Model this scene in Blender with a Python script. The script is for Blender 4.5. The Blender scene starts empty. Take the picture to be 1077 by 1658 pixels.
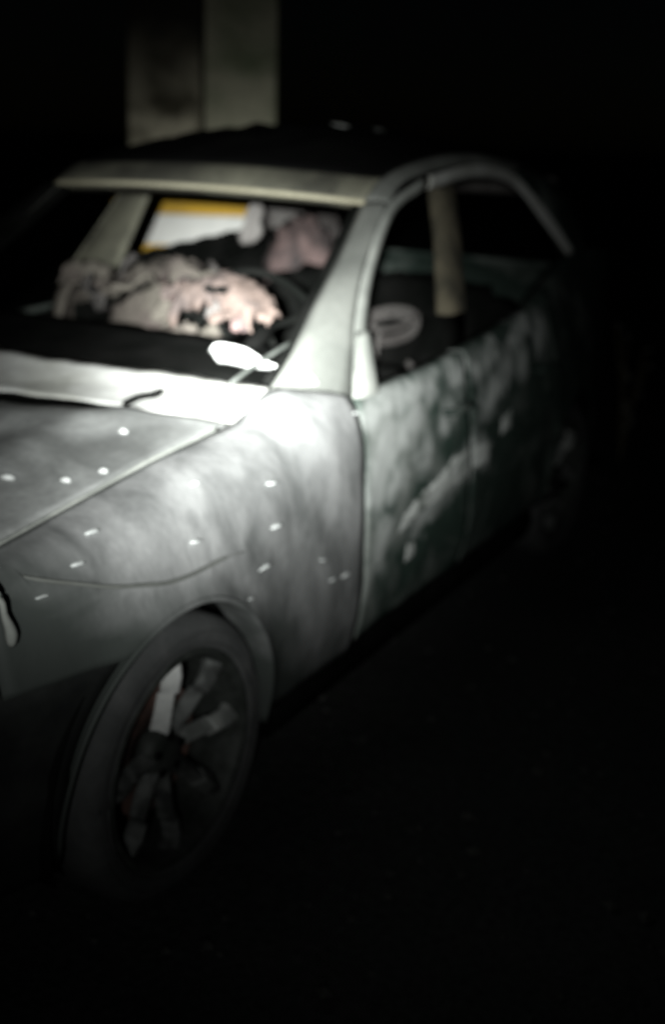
import bpy, math, random
import numpy as np
from mathutils import Vector, Matrix

random.seed(7)
S = bpy.context.scene
COL = S.collection
R = math.radians

# ------------------------------------------------------------------ camera
cd = bpy.data.cameras.new('camera')
cd.sensor_fit = 'VERTICAL'; cd.sensor_height = 24.0; cd.sensor_width = 15.6
cd.lens = 24.0 * 1853.5 / 1658.0
cd.clip_start = 0.02; cd.clip_end = 3000
cam = bpy.data.objects.new('camera', cd); COL.objects.link(cam)
CAM = Vector((1.682, 2.043, 1.518))
_y, _p, _r = R(208.5), R(-18.1), R(2.1)
_f = Vector((math.cos(_p)*math.cos(_y), math.cos(_p)*math.sin(_y), math.sin(_p)))
_rt = _f.cross(Vector((0, 0, 1))).normalized(); _up = _rt.cross(_f)
_rx = math.cos(_r)*_rt + math.sin(_r)*_up
_ux = -math.sin(_r)*_rt + math.cos(_r)*_up
cam.matrix_world = Matrix(((_rx.x, _ux.x, -_f.x, CAM.x), (_rx.y, _ux.y, -_f.y, CAM.y),
                           (_rx.z, _ux.z, -_f.z, CAM.z), (0, 0, 0, 1)))
cd.dof.use_dof = True                      # the video frame is out of focus
cd.dof.focus_distance = 1.55
cd.dof.aperture_fstop = 1.2
S.camera = cam

# ------------------------------------------------------------------ night sky
w = bpy.data.worlds.new('World'); S.world = w; w.use_nodes = True
nt = w.node_tree; bg = nt.nodes['Background']
sky = nt.nodes.new('ShaderNodeTexSky'); sky.sky_type = 'NISHITA'; sky.sun_disc = False
sky.sun_elevation = R(20); sky.sun_rotation = R(140)
nt.links.new(sky.outputs[0], bg.inputs[0]); bg.inputs[1].default_value = 0.00016
# moon: barely there
ml = bpy.data.lights.new('moon', 'SUN'); ml.energy = 0.003; ml.angle = R(0.5); ml.color = (0.8, 0.9, 1.0)
mo = bpy.data.objects.new('moon', ml); COL.objects.link(mo)
mo.rotation_euler = (R(70), 0, R(140)); mo.location = (0, 0, 6)
# the torch that lights the photograph, held beside the camera
tl = bpy.data.lights.new('torch', 'SPOT'); tl.energy = 9800; tl.spot_size = R(75); tl.spot_blend = 1.0
tl.shadow_soft_size = 0.012; tl.color = (0.96, 1.0, 0.97)
to = bpy.data.objects.new('torch', tl); COL.objects.link(to)
to.location = Vector((2.50, 2.40, 1.65))
_t = Vector((-0.68, 0.49, 0.99))
# beam profile of the torch: a hot core inside a weak spill
tl.use_nodes = True
_n = tl.node_tree.nodes; _l = tl.node_tree.links; _em = _n['Emission']
_tc = _n.new('ShaderNodeTexCoord'); _sp = _n.new('ShaderNodeSeparateXYZ'); _l.new(_tc.outputs['Normal'], _sp.inputs[0])
def _m(op, a, b=None):
    q = _n.new('ShaderNodeMath'); q.operation = op
    for i, v in enumerate((a, b)):
        if v is None: continue
        if isinstance(v, (int, float)): q.inputs[i].default_value = v
        else: _l.new(v, q.inputs[i])
    return q.outputs[0]
_s1 = _m('SUBTRACT', 1.0, _m('ABSOLUTE', _sp.outputs['Z']))
_ang = _m('SQRT', _m('MULTIPLY', _s1, 2.0))
_core = _m('EXPONENT', _m('MULTIPLY', _m('POWER', _m('MULTIPLY', _ang, 1/0.061), 1.30), -1.0))
_spill = _m('MULTIPLY', _m('EXPONENT', _m('MULTIPLY', _s1, -1/0.05)), 0.004)
_l.new(_m('ADD', _core, _spill), _em.inputs['Strength'])
to.rotation_euler = (_t - Vector(to.location)).to_track_quat('-Z', 'Y').to_euler()

S.view_settings.view_transform = 'Standard'; S.view_settings.look = 'None'
S.view_settings.exposure = 0.0; S.view_settings.gamma = 1.0
S.cycles.filter_width = 2.2
S.cycles.max_bounces = 6

# ------------------------------------------------------------------ materials
MATS = {}
def mat(name, col, rough=0.7, metal=0.0, col2=None, scale=6.0, lo=0.4, hi=0.65, bump=0.0, bscale=40.0, detail=6.0, dist=0.3, stretch=(1, 1, 1), fine=0.06, spec=0.3):
    m = bpy.data.materials.new(name); m.use_nodes = True
    n = m.node_tree.nodes; l = m.node_tree.links; b = n['Principled BSDF']
    b.inputs['Roughness'].default_value = rough; b.inputs['Metallic'].default_value = metal
    b.inputs['Specular IOR Level'].default_value = spec
    tc = n.new('ShaderNodeTexCoord'); mp = n.new('ShaderNodeMapping'); mp.inputs['Scale'].default_value = stretch
    l.new(tc.outputs['Object'], mp.inputs[0])
    last = None
    rgb = n.new('ShaderNodeRGB'); rgb.outputs[0].default_value = (*col, 1); last = rgb.outputs[0]
    if col2:
        nz = n.new('ShaderNodeTexNoise'); nz.inputs['Scale'].default_value = scale; nz.inputs['Detail'].default_value = detail
        nz.inputs['Distortion'].default_value = dist
        l.new(mp.outputs[0], nz.inputs['Vector'])
        mr = n.new('ShaderNodeMapRange'); mr.inputs[1].default_value = lo; mr.inputs[2].default_value = hi
        l.new(nz.outputs['Fac'], mr.inputs[0])
        mx = n.new('ShaderNodeMix'); mx.data_type = 'RGBA'; mx.inputs[7].default_value = (*col2, 1)
        l.new(mr.outputs[0], mx.inputs[0]); l.new(last, mx.inputs[6]); last = mx.outputs[2]
    if fine:
        n2 = n.new('ShaderNodeTexNoise'); n2.inputs['Scale'].default_value = 55; n2.inputs['Detail'].default_value = 8
        l.new(mp.outputs[0], n2.inputs['Vector'])
        m2 = n.new('ShaderNodeMapRange'); m2.inputs[1].default_value = 0.3; m2.inputs[2].default_value = 0.7
        m2.inputs[3].default_value = 1 - fine; m2.inputs[4].default_value = 1 + fine
        l.new(n2.outputs['Fac'], m2.inputs[0])
        vm = n.new('ShaderNodeVectorMath'); vm.operation = 'SCALE'
        l.new(last, vm.inputs[0]); l.new(m2.outputs[0], vm.inputs['Scale']); last = vm.outputs[0]
    l.new(last, b.inputs['Base Color'])
    if bump:
        n3 = n.new('ShaderNodeTexNoise'); n3.inputs['Scale'].default_value = bscale; n3.inputs['Detail'].default_value = 5
        l.new(mp.outputs[0], n3.inputs['Vector'])
        bp = n.new('ShaderNodeBump'); bp.inputs['Strength'].default_value = bump; bp.inputs['Distance'].default_value = 0.01
        l.new(n3.outputs['Fac'], bp.inputs['Height']); l.new(bp.outputs[0], b.inputs['Normal'])
    MATS[name] = m
    return m

mat('bonnet_paint', (0.19, 0.194, 0.19), 0.6, 0, (0.38, 0.385, 0.38), 5.0, 0.36, 0.62, bump=0.22, bscale=11, detail=9, dist=0.6, fine=0.12)
mat('wing_paint', (0.13, 0.133, 0.132), 0.6, 0, (0.31, 0.31, 0.31), 5.5, 0.34, 0.60, stretch=(1.6, 1, 0.8), bump=0.22, bscale=12, detail=9, dist=0.5, fine=0.10)
mat('cowl_paint', (0.42, 0.42, 0.39), 0.6, 0, (0.62, 0.62, 0.60), 5.0, 0.4, 0.6, bump=0.1, bscale=20)
def dark_front(m):
    # dark green towards the lower front of the wing, with a noisy edge
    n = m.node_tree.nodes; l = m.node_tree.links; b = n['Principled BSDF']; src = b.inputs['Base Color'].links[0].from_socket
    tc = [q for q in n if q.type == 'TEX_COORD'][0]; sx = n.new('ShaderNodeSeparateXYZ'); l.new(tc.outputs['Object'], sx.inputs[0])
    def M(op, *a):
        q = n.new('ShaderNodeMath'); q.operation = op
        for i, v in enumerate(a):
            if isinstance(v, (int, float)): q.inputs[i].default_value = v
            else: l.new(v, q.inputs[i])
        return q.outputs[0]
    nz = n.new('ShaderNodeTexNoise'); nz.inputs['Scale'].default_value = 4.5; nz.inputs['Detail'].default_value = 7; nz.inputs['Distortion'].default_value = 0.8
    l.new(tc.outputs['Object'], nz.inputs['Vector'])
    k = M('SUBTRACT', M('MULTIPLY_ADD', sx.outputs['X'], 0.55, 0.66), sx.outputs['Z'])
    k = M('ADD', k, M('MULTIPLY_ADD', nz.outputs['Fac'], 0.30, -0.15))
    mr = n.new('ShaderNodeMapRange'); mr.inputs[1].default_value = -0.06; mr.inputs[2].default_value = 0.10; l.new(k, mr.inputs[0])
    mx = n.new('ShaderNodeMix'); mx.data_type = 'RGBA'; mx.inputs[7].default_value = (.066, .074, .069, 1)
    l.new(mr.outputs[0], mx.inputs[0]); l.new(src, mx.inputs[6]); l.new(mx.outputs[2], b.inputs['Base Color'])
dark_front(MATS['wing_paint'])
mat('pillar_paint', (0.13, 0.135, 0.125), 0.6, 0, (0.20, 0.205, 0.19), 5.0, 0.4, 0.65, bump=0.08, bscale=20)
mat('frame_paint', (0.28, 0.29, 0.27), 0.55, 0, (0.42, 0.43, 0.40), 6.0, 0.45, 0.62, bump=0.08, bscale=20)
mat('undercoat', (0.075, 0.073, 0.06), 0.7, 0, (0.20, 0.195, 0.15), 4.0, 0.36, 0.55, bump=0.15, bscale=25)
mat('lip_paint', (0.46, 0.43, 0.32), 0.6, 0, (0.34, 0.31, 0.22), 4.0, 0.4, 0.65)
mat('door_paint', (0.055, 0.085, 0.070), 0.55, 0, (0.30, 0.32, 0.30), 5.0, 0.44, 0.66, bump=0.15, bscale=16, dist=0.5, detail=10, stretch=(1, 1, 1))
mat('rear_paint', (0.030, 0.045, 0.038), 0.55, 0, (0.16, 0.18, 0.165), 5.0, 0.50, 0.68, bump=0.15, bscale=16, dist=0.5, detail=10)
def burnt_door(m):
    n = m.node_tree.nodes; l = m.node_tree.links
    mr = [q for q in n if q.type == 'MAP_RANGE'][0]; src = mr.inputs[0].links[0].from_socket
    sx = n.new('ShaderNodeSeparateXYZ'); tc = [q for q in n if q.type == 'TEX_COORD'][0]; l.new(tc.outputs['Object'], sx.inputs[0])
    a = n.new('ShaderNodeMath'); a.operation = 'MULTIPLY_ADD'; a.inputs[1].default_value = 0.42; a.inputs[2].default_value = 0.43
    l.new(sx.outputs['X'], a.inputs[0])
    b = n.new('ShaderNodeMath'); b.operation = 'ADD'; l.new(src, b.inputs[0]); l.new(a.outputs[0], b.inputs[1]); l.new(b.outputs[0], mr.inputs[0])
burnt_door(MATS['door_paint'])
mat('rear_door_paint', (0.045, 0.065, 0.055), 0.55, 0, (0.16, 0.18, 0.165), 5.0, 0.48, 0.68, bump=0.15, bscale=16, dist=0.5, detail=10)
SCORCH = [(-.78, .87, -1.16, .885, .030), (-.80, .70, -.87, .80, .060), (-.93, .78, -1.05, .83, .040), (-.86, .66, -.93, .70, .035), (-1.20, .77, -1.26, .81, .030),
          (-1.31, .87, -1.37, .89, .035), (-1.05, .69, -1.10, .71, .022), (-1.02, .54, -1.36, .62, .030), (-1.46, .885, -1.65, .90, .022), (-1.53, .77, -1.61, .81, .036), (-1.80, .915, -1.96, .945, .022),
          (-1.71, .83, -1.76, .86, .030), (-1.85, .82, -1.90, .86, .030), (-2.02, .88, -2.10, .93, .030), (-1.43, .63, -1.50, .63, .035), (-.80, .50, -.84, .58, .020)]
def scorch(m):
    # pale heat-blistered areas, shapes of their own on both doors, with ragged edges
    n = m.node_tree.nodes; l = m.node_tree.links; b = n['Principled BSDF']; src = b.inputs['Base Color'].links[0].from_socket
    tc = [q for q in n if q.type == 'TEX_COORD'][0]; sx = n.new('ShaderNodeSeparateXYZ'); l.new(tc.outputs['Object'], sx.inputs[0])
    def M(op, *a, clamp=False):
        q = n.new('ShaderNodeMath'); q.operation = op; q.use_clamp = clamp
        for i, v in enumerate(a):
            if isinstance(v, (int, float)): q.inputs[i].default_value = v
            else: l.new(v, q.inputs[i])
        return q.outputs[0]
    nz = n.new('ShaderNodeTexNoise'); nz.inputs['Scale'].default_value = 16; nz.inputs['Detail'].default_value = 9; nz.inputs['Distortion'].default_value = 0.6
    l.new(tc.outputs['Object'], nz.inputs['Vector'])
    X, Z = sx.outputs['X'], sx.outputs['Z']; tot = None
    for x0, z0, x1, z1, r in SCORCH:
        dx, dz = x1-x0, z1-z0; L2 = dx*dx+dz*dz
        px, pz = M('SUBTRACT', X, x0), M('SUBTRACT', Z, z0)
        t = M('ADD', M('MULTIPLY', px, dx/L2), M('MULTIPLY', pz, dz/L2), clamp=True)
        ex, ez = M('SUBTRACT', px, M('MULTIPLY', t, dx)), M('SUBTRACT', pz, M('MULTIPLY', t, dz))
        d = M('SQRT', M('ADD', M('MULTIPLY', ex, ex), M('MULTIPLY', ez, ez)))
        v = M('SUBTRACT', r, d)
        tot = v if tot is None else M('MAXIMUM', tot, v)
    k = M('ADD', tot, M('MULTIPLY_ADD', nz.outputs['Fac'], 0.16, -0.08))
    mr = n.new('ShaderNodeMapRange'); mr.inputs[1].default_value = -0.035; mr.inputs[2].default_value = 0.03; mr.inputs[4].default_value = 0.9; l.new(k, mr.inputs[0])
    mx = n.new('ShaderNodeMix'); mx.data_type = 'RGBA'; mx.inputs[7].default_value = (.62, .64, .62, 1)
    l.new(mr.outputs[0], mx.inputs[0]); l.new(src, mx.inputs[6]); l.new(mx.outputs[2], b.inputs['Base Color'])
scorch(MATS['door_paint']); scorch(MATS['rear_door_paint'])
mat('peel_and_glint', (0.80, 0.82, 0.79), 0.7, 0, (0.30, 0.33, 0.30), 12.0, 0.5, 0.7, bump=0.3, bscale=30)
mat('pale_peel', (0.66, 0.68, 0.66), 0.7, 0, (0.18, 0.21, 0.19), 7.0, 0.46, 0.66, bump=0.3, bscale=30)
mat('soot_and_shade', (0.004, 0.0045, 0.004), 0.95, 0, (0.010, 0.010, 0.0095), 8.0, 0.4, 0.7, spec=0.05, bump=0.4, bscale=25)
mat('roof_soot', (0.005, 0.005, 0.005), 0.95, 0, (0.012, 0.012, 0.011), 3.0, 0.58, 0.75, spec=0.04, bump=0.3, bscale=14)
mat('pink_ash', (0.145, 0.108, 0.094), 0.9, 0, (0.10, 0.08, 0.075), 9.0, 0.48, 0.68, bump=0.6, bscale=30, fine=0.25)
mat('post_ash', (0.05, 0.046, 0.034), 0.9, 0, (0.15, 0.13, 0.09), 9.0, 0.40, 0.68, bump=0.4, bscale=26)
mat('dark_pink', (0.15, 0.105, 0.10), 0.9, 0, (0.05, 0.042, 0.042), 8.0, 0.42, 0.62, bump=0.6, bscale=26)
mat('beige_ash', (0.15, 0.135, 0.115), 0.9, 0, (0.10, 0.082, 0.075), 6.0, 0.42, 0.66, bump=0.5, bscale=26, fine=0.25)
mat('grey_ash', (0.14, 0.13, 0.125), 0.9, 0, (0.06, 0.052, 0.05), 7.0, 0.42, 0.66, bump=0.5, bscale=26, fine=0.25)
mat('lip_ash', (0.42, 0.41, 0.41), 0.7, 0, (0.30, 0.29, 0.29), 6.0, 0.4, 0.65, bump=0.2, bscale=30)
mat('light_ash', (0.26, 0.245, 0.235), 0.9, 0, (0.12, 0.105, 0.10), 7.0, 0.42, 0.66, bump=0.5, bscale=26)
mat('rust', (0.20, 0.115, 0.095), 0.9, 0, (0.10, 0.075, 0.07), 14.0, 0.4, 0.65, bump=0.3, bscale=60)
mat('tyre_rubber', (0.075, 0.077, 0.077), 0.9, 0, (0.11, 0.11, 0.11), 9.0, 0.42, 0.66, bump=0.2, bscale=60)
mat('alloy', (0.90, 0.90, 0.88), 0.45, 0.25, (0.55, 0.56, 0.55), 12.0, 0.45, 0.7, fine=0.1)
mat('shaded_alloy', (0.15, 0.155, 0.15), 0.55, 0.2, (0.05, 0.052, 0.05), 22.0, 0.42, 0.6)
mat('half_lit_alloy', (0.48, 0.49, 0.47), 0.5, 0.2, (0.25, 0.26, 0.25), 16.0, 0.42, 0.62)
mat('dull_alloy', (0.07, 0.075, 0.07), 0.6, 0.2, (0.03, 0.034, 0.03), 16.0, 0.4, 0.66, fine=0.2)
mat('white_plastic', (0.86, 0.87, 0.85), 0.5, 0, (0.78, 0.79, 0.77), 14.0, 0.45, 0.7, fine=0.04)
mat('flake', (0.82, 0.84, 0.83), 0.6, fine=0.1)
mat('dull_flake', (0.62, 0.63, 0.62), 0.6, fine=0.1)
mat('black_plastic', (0.014, 0.015, 0.015), 0.6, 0, (0.03, 0.032, 0.03), 9.0, 0.4, 0.7, bump=0.2, bscale=30)
mat('board_white', (0.84, 0.83, 0.79), 0.6, 0, (0.70, 0.70, 0.67), 6.0, 0.5, 0.72, fine=0.05)
mat('board_yellow', (0.72, 0.42, 0.02), 0.6, 0, (0.50, 0.30, 0.03), 6.0, 0.45, 0.7, fine=0.08)
mat('galvanised', (0.25, 0.25, 0.25), 0.5, 0.5)
mat('concrete', (0.52, 0.50, 0.37), 0.9, 0, (0.24, 0.27, 0.17), 3.0, 0.42, 0.66, bump=0.4, bscale=30, fine=0.2)
mat('old_render', (0.58, 0.53, 0.40), 0.9, 0, (0.10, 0.09, 0.06), 3.4, 0.42, 0.62, bump=0.4, bscale=30, fine=0.2)
def painted_fade(m):  # colour darkens upwards, standing in for the torch beam fading out
    n = m.node_tree.nodes; l = m.node_tree.links; b = n['Principled BSDF']; src = b.inputs['Base Color'].links[0].from_socket
    tc = [q for q in n if q.type == 'TEX_COORD'][0]; sx = n.new('ShaderNodeSeparateXYZ'); l.new(tc.outputs['Object'], sx.inputs[0])
    nz = n.new('ShaderNodeTexNoise'); nz.inputs['Scale'].default_value = 5; l.new(tc.outputs['Object'], nz.inputs['Vector'])
    a = n.new('ShaderNodeMath'); a.operation = 'MULTIPLY_ADD'; a.inputs[1].default_value = .18; l.new(nz.outputs['Fac'], a.inputs[0]); l.new(sx.outputs['Z'], a.inputs[2])
    mr = n.new('ShaderNodeMapRange'); mr.inputs[1].default_value = 1.66; mr.inputs[2].default_value = 2.15; l.new(a.outputs[0], mr.inputs[0])
    mx = n.new('ShaderNodeMix'); mx.data_type = 'RGBA'; mx.inputs[7].default_value = (.035, .032, .025, 1)
    l.new(mr.outputs[0], mx.inputs[0]); l.new(src, mx.inputs[6]); l.new(mx.outputs[2], b.inputs['Base Color'])
painted_fade(MATS['old_render'])
mat('ground', (0.040, 0.043, 0.042), 0.9, 0, (0.065, 0.066, 0.063), 1.2, 0.4, 0.66, bump=0.9, bscale=35, fine=0.35)
mat('pebble', (0.07, 0.07, 0.068), 0.9, 0, (0.11, 0.11, 0.10), 30, 0.4, 0.6)
mat('dry_stalk', (0.22, 0.19, 0.12), 0.8)
mat('pale_leaf', (0.62, 0.62, 0.56), 0.7)

# ------------------------------------------------------------------ helpers
def tag(o, label=None, cat=None, group=None, kind=None):
    if label: o['label'] = label
    if cat: o['category'] = cat
    if group: o['group'] = group
    if kind: o['kind'] = kind
    return o
def empty(name, loc=(0, 0, 0), parent=None):
    o = bpy.data.objects.new(name, None); COL.objects.link(o); o.location = loc; o.empty_display_size = 0.1
    if parent: o.parent = parent
    return o
def mesh(name, v, f, m, parent=None, thick=0.0, offset=-1.0, bevel=0.0, smooth=True):
    me = bpy.data.meshes.new(name); me.from_pydata([tuple(map(float, p)) for p in v], [], f); me.update()
    import bmesh
    bm = bmesh.new(); bm.from_mesh(me); bmesh.ops.recalc_face_normals(bm, faces=bm.faces); bm.to_mesh(me); bm.free()
    if smooth:
        for p in me.polygons: p.use_smooth = True
    me.materials.append(MATS[m] if isinstance(m, str) else m)
    o = bpy.data.objects.new(name, me); COL.objects.link(o)
    if parent: o.parent = parent
    if thick:
        s = o.modifiers.new('thickness', 'SOLIDIFY'); s.thickness = thick; s.offset = offset
    if bevel:
        b = o.modifiers.new('bevel', 'BEVEL'); b.width = bevel; b.segments = 2; b.limit_method = 'ANGLE'
    return o
def grid(name, P, m, parent=None, thick=0.004, closed=False, **k):
    """P[i][j] -> quads"""
    nu, nv = len(P), len(P[0]); v = [p for row in P for p in row]; f = []
    for i in range(nu - 1 + (1 if closed else 0)):
        for j in range(nv - 1):
            a = i * nv + j; b = ((i + 1) % nu) * nv + j
            f.append((a, b, b + 1, a + 1))
    return mesh(name, v, f, m, parent, thick=thick, offset=0.0, **k)
def cr(pts, n):
    """Catmull-Rom through pts, n samples, roughly by arc length"""
    P = [np.array(p, float) for p in pts]; P = [2*P[0]-P[1]] + P + [2*P[-1]-P[-2]]
    seg = []
    for i in range(1, len(P) - 2):
        for t in np.linspace(0, 1, 16, endpoint=False):
            a, b, c, d = P[i-1], P[i], P[i+1], P[i+2]
            seg.append(0.5*((2*b)+(c-a)*t+(2*a-5*b+4*c-d)*t*t+(-a+3*b-3*c+d)*t**3))
    seg.append(P[-2]); seg = np.array(seg)
    L = np.concatenate([[0], np.cumsum(np.linalg.norm(np.diff(seg, axis=0), axis=1))])
    s = np.linspace(0, L[-1], n)
    return np.stack([np.interp(s, L, seg[:, k]) for k in range(seg.shape[1])], 1)
def tube_geo(path, rad, sides=8, squash=1.0):
    path = [Vector(p) for p in path]; n = len(path); v = []; f = []
    for i, p in enumerate(path):
        t = (path[min(i+1, n-1)] - path[max(i-1, 0)]).normalized()
        up = Vector((0, 0, 1)) if abs(t.z) < 0.9 else Vector((1, 0, 0))
        a = t.cross(up).normalized(); b = a.cross(t)
        r = rad[i] if hasattr(rad, '__len__') else rad
        for k in range(sides):
            th = 2*math.pi*k/sides
            v.append(p + a*math.cos(th)*r + b*math.sin(th)*r*squash)
    for i in range(n-1):
        for k in range(sides):
            f.append((i*sides+k, i*sides+(k+1) % sides, (i+1)*sides+(k+1) % sides, (i+1)*sides+k))
    f.append(tuple(range(sides))); f.append(tuple((n-1)*sides+k for k in range(sides)))
    return v, f
def tube(name, path, rad, m, parent=None, sides=8, squash=1.0):
    v, f = tube_geo(path, rad, sides, squash); return mesh(name, v, f, m, parent)
def lathe(name, prof, m, parent=None, n=48, axis='y'):
    """prof: (r, a) pairs, revolved round the local y axis; closed profile"""
    P = []
    for i in range(n):
        th = 2*math.pi*i/n
        P.append([(r*math.cos(th), a, r*math.sin(th)) for r, a in prof + [prof[0]]])
    return grid(name, P, m, parent, thick=0, closed=True)
def box(name, lo, hi, m, parent=None, bevel=0.004):
    x0, y0, z0 = lo; x1, y1, z1 = hi
    v = [(x, y, z) for x in (x0, x1) for y in (y0, y1) for z in (z0, z1)]
    f = [(0, 1, 3, 2), (4, 6, 7, 5), (0, 4, 5, 1), (2, 3, 7, 6), (0, 2, 6, 4), (1, 5, 7, 3)]
    return mesh(name, v, f, m, parent, bevel=bevel, smooth=False)
def mir(P, s):
    return [[(p[0], p[1]*s, p[2]) for p in row] for row in P]
def ns(x, y, z=0.0):          # cheap smooth pseudo-noise
    return (math.sin(3.1*x+1.3*y+.7*z)+math.sin(-1.7*x+4.3*y+2.1*z+1.1)+math.sin(5.3*x+2.9*y-3.7*z+2.3)+math.sin(7.9*x-6.1*y+5.1*z+.4))/4
def lumpy(name, c, r, m, parent, amp=0.2, freq=9.0, nu=28, nv=18, sup=2.6, rot=0.0, jit=0.0):
    """a charred lump: a superellipsoid with an uneven skin"""
    P = []; ca, sa = math.cos(rot), math.sin(rot)
    for i in range(nu):
        a = 2*math.pi*i/nu; row = []
        for j in range(nv):
            b = math.pi*(j/(nv-1)-0.5)
            sp = lambda q: math.copysign(abs(q)**(2/sup), q)
            d = (sp(math.cos(b))*sp(math.cos(a)), sp(math.cos(b))*sp(math.sin(a)), sp(math.sin(b)))
            k = 1 + amp*ns(d[0]*freq*.5+c[0]*3, d[1]*freq*.5+c[1]*5, d[2]*freq*.5+c[2]*7)
            k += random.uniform(-jit, jit)
            x, y, z = d[0]*r[0]*k, d[1]*r[1]*k, d[2]*r[2]*k
            row.append((c[0]+x*ca+z*sa, c[1]+y, c[2]-x*sa+z*ca))
        P.append(row)
    return grid(name, P, m, parent, thick=0, closed=True)

# ------------------------------------------------------------------ ground
def ground():
    xs = np.concatenate([np.linspace(-400, -8, 14), np.linspace(-7, 4, 90), np.linspace(5, 400, 14)])
    ys = np.concatenate([np.linspace(-400, -5, 14), np.linspace(-4, 4, 70), np.linspace(5, 400, 14)])
    P = [[(x, y, (0.010*ns(x*2.2, y*2.6) - 0.012) if (-8 < x < 5 and -5 < y < 5) else -0.012) for y in ys] for x in xs]
    return tag(grid('ground', P, 'ground', None, thick=0), kind='structure')
ground()

# ------------------------------------------------------------------ the burnt car (front axle at x = 0.05, y to its left, z up)
CAR = empty('burnt_car')
tag(CAR, 'burnt-out grey five-door hatchback with no glass, lit by a torch', 'car')
AX, AZ, AR, ARX = 0.034, 0.312, 0.345, 0.314            # front wheel arch
BX = -2.46                                 # rear axle

def W(x):
    if x > 0: return 0.835 - 0.35*x**1.9
    if x < -2.3: return 0.835 - 0.16*(-2.3-x)**1.7
    return 0.835
def lin(x, xs, ys): return float(np.interp(x, xs, ys))
# front wing section: list of (y,z) from bottom to bonnet shut line
def wing_top(x):
    if x >= -0.42: return (lin(x, (-.42, .33, .75), (.642, .655, .57)), lin(x, (-.42, -.1, .33, .55, .75), (.900, .877, .826, .775, .70)))
    if x >= -0.555: return (lin(x, (-.555, -.42), (.656, .642)), lin(x, (-.555, -.42), (.960, .900)))
    return (lin(x, (-.79, -.70, -.555), (.785, .752, .656)), lin(x, (-.79, -.70, -.555), (.920, .936, .960)))
def wing_sec(x):
    w = W(x); yt, zt = wing_top(x)
    k = min(1, (w - yt)/0.18)
    return cr([(w-.03, .24), (w-.004, .40), (w, .56), (w-.008, zt-.17), (w-.035*k-.008, zt-.075), (w-.10*k-.004, zt-.018), (yt, zt)], 60)
def arch_flare(x, z, ax):
    d = math.hypot((x-ax)*AR/ARX, z-AZ)
    return 0.014*math.exp(-((d-AR)/0.035)**2)
def skin_y(x, z):                       # outer skin of the left wing
    s = wing_sec(x); return float(np.interp(z, s[:, 1], s[:, 0])) + arch_flare(x, z, AX)
def arch_z(x, ax, low):
    d = 1-((x-ax)/ARX)**2
    return max(low, AZ+AR*math.sqrt(d)) if d > 0 else low
def fan_x(x0, x1, ax, n):
    xs = list(np.linspace(x0, x1, n))
    a = math.acos(max(-1, min(1, (0.26-AZ)/AR))) if False else 0
    for t in np.linspace(0.02, math.pi-0.02, 40): xs.append(ax+ARX*math.cos(t))
    return sorted(x for x in set(round(q, 5) for q in xs) if x0 <= x <= x1)
def wing(s):
    P = []
    for x in fan_x(-0.715, 0.44, AX, 40):
        sec = wing_sec(x); zb = arch_z(x, AX, 0.27 if x < AX else 0.610)
        i0 = np.interp(zb, sec[:, 1], np.arange(60)); row = []
        for t in np.linspace(i0, 59, 26):
            y = np.interp(t, np.arange(60), sec[:, 0]); z = np.interp(t, np.arange(60), sec[:, 1])
            y += arch_flare(x, z, AX)
            # crease that runs forward over the arch and a dent behind it
            zc = lin(x, (-.3, -.15, .06, .2, .44), (.66, .712, .712, .742, .825))
            if z < zc: y += 0.006*math.exp(-((zc-z)/0.03)**2)*(1 if x > -.2 else max(0, (x+.3)/.1))
            y -= 0.010*math.exp(-(((x+.45)/.16)**2+((z-.74)/.14)**2)) * (1+.6*ns(x*5, z*5))
            y += 0.0025*ns(x*6, z*7)
            row.append((x, s*y, z))
        P.append(row)
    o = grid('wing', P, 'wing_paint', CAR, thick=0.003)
    # arch edge turned inwards
    L = []
    for t in np.linspace(R(-8), R(188), 60):
        c, q = math.cos(t), math.sin(t); y = skin_y(AX+ARX*c, max(AZ+AR*q, .27))
        L.append([(AX+(ARX+dr)*c, s*(y+dy), AZ+(AR+dr)*q) for dr, dy in ((.007, .001), (.004, .005), (-.001, .006), (-.004, .002), (-.003, -.03), (.000, -.075), (.004, -.10))])
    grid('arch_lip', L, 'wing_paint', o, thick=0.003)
    cp = []
    for x in np.linspace(-.17, .44, 40):
        z = lin(x, (-.3, -.15, .06, .2, .44), (.66, .712, .712, .742, .825)); cp.append((x, s*(skin_y(x, z)+.0075), z))
    tube('wing_crease', cr(cp[::4]+[cp[-1]], 40), [.001]*4+[.004]*32+[.003, .002, .001, .001], 'pillar_paint', o, 6)
    return o
WING = wing(1); wing(-1)
tag(WING, 'scorched pale grey left front wing'); 

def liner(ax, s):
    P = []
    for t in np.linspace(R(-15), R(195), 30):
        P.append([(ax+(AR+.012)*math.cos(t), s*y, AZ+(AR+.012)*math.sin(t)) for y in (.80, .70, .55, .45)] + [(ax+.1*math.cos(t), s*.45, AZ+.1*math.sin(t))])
    return grid('wheel_well', P, 'soot_and_shade', CAR, thick=0.003)
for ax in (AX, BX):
    for s in (1, -1): liner(ax, s)

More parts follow.
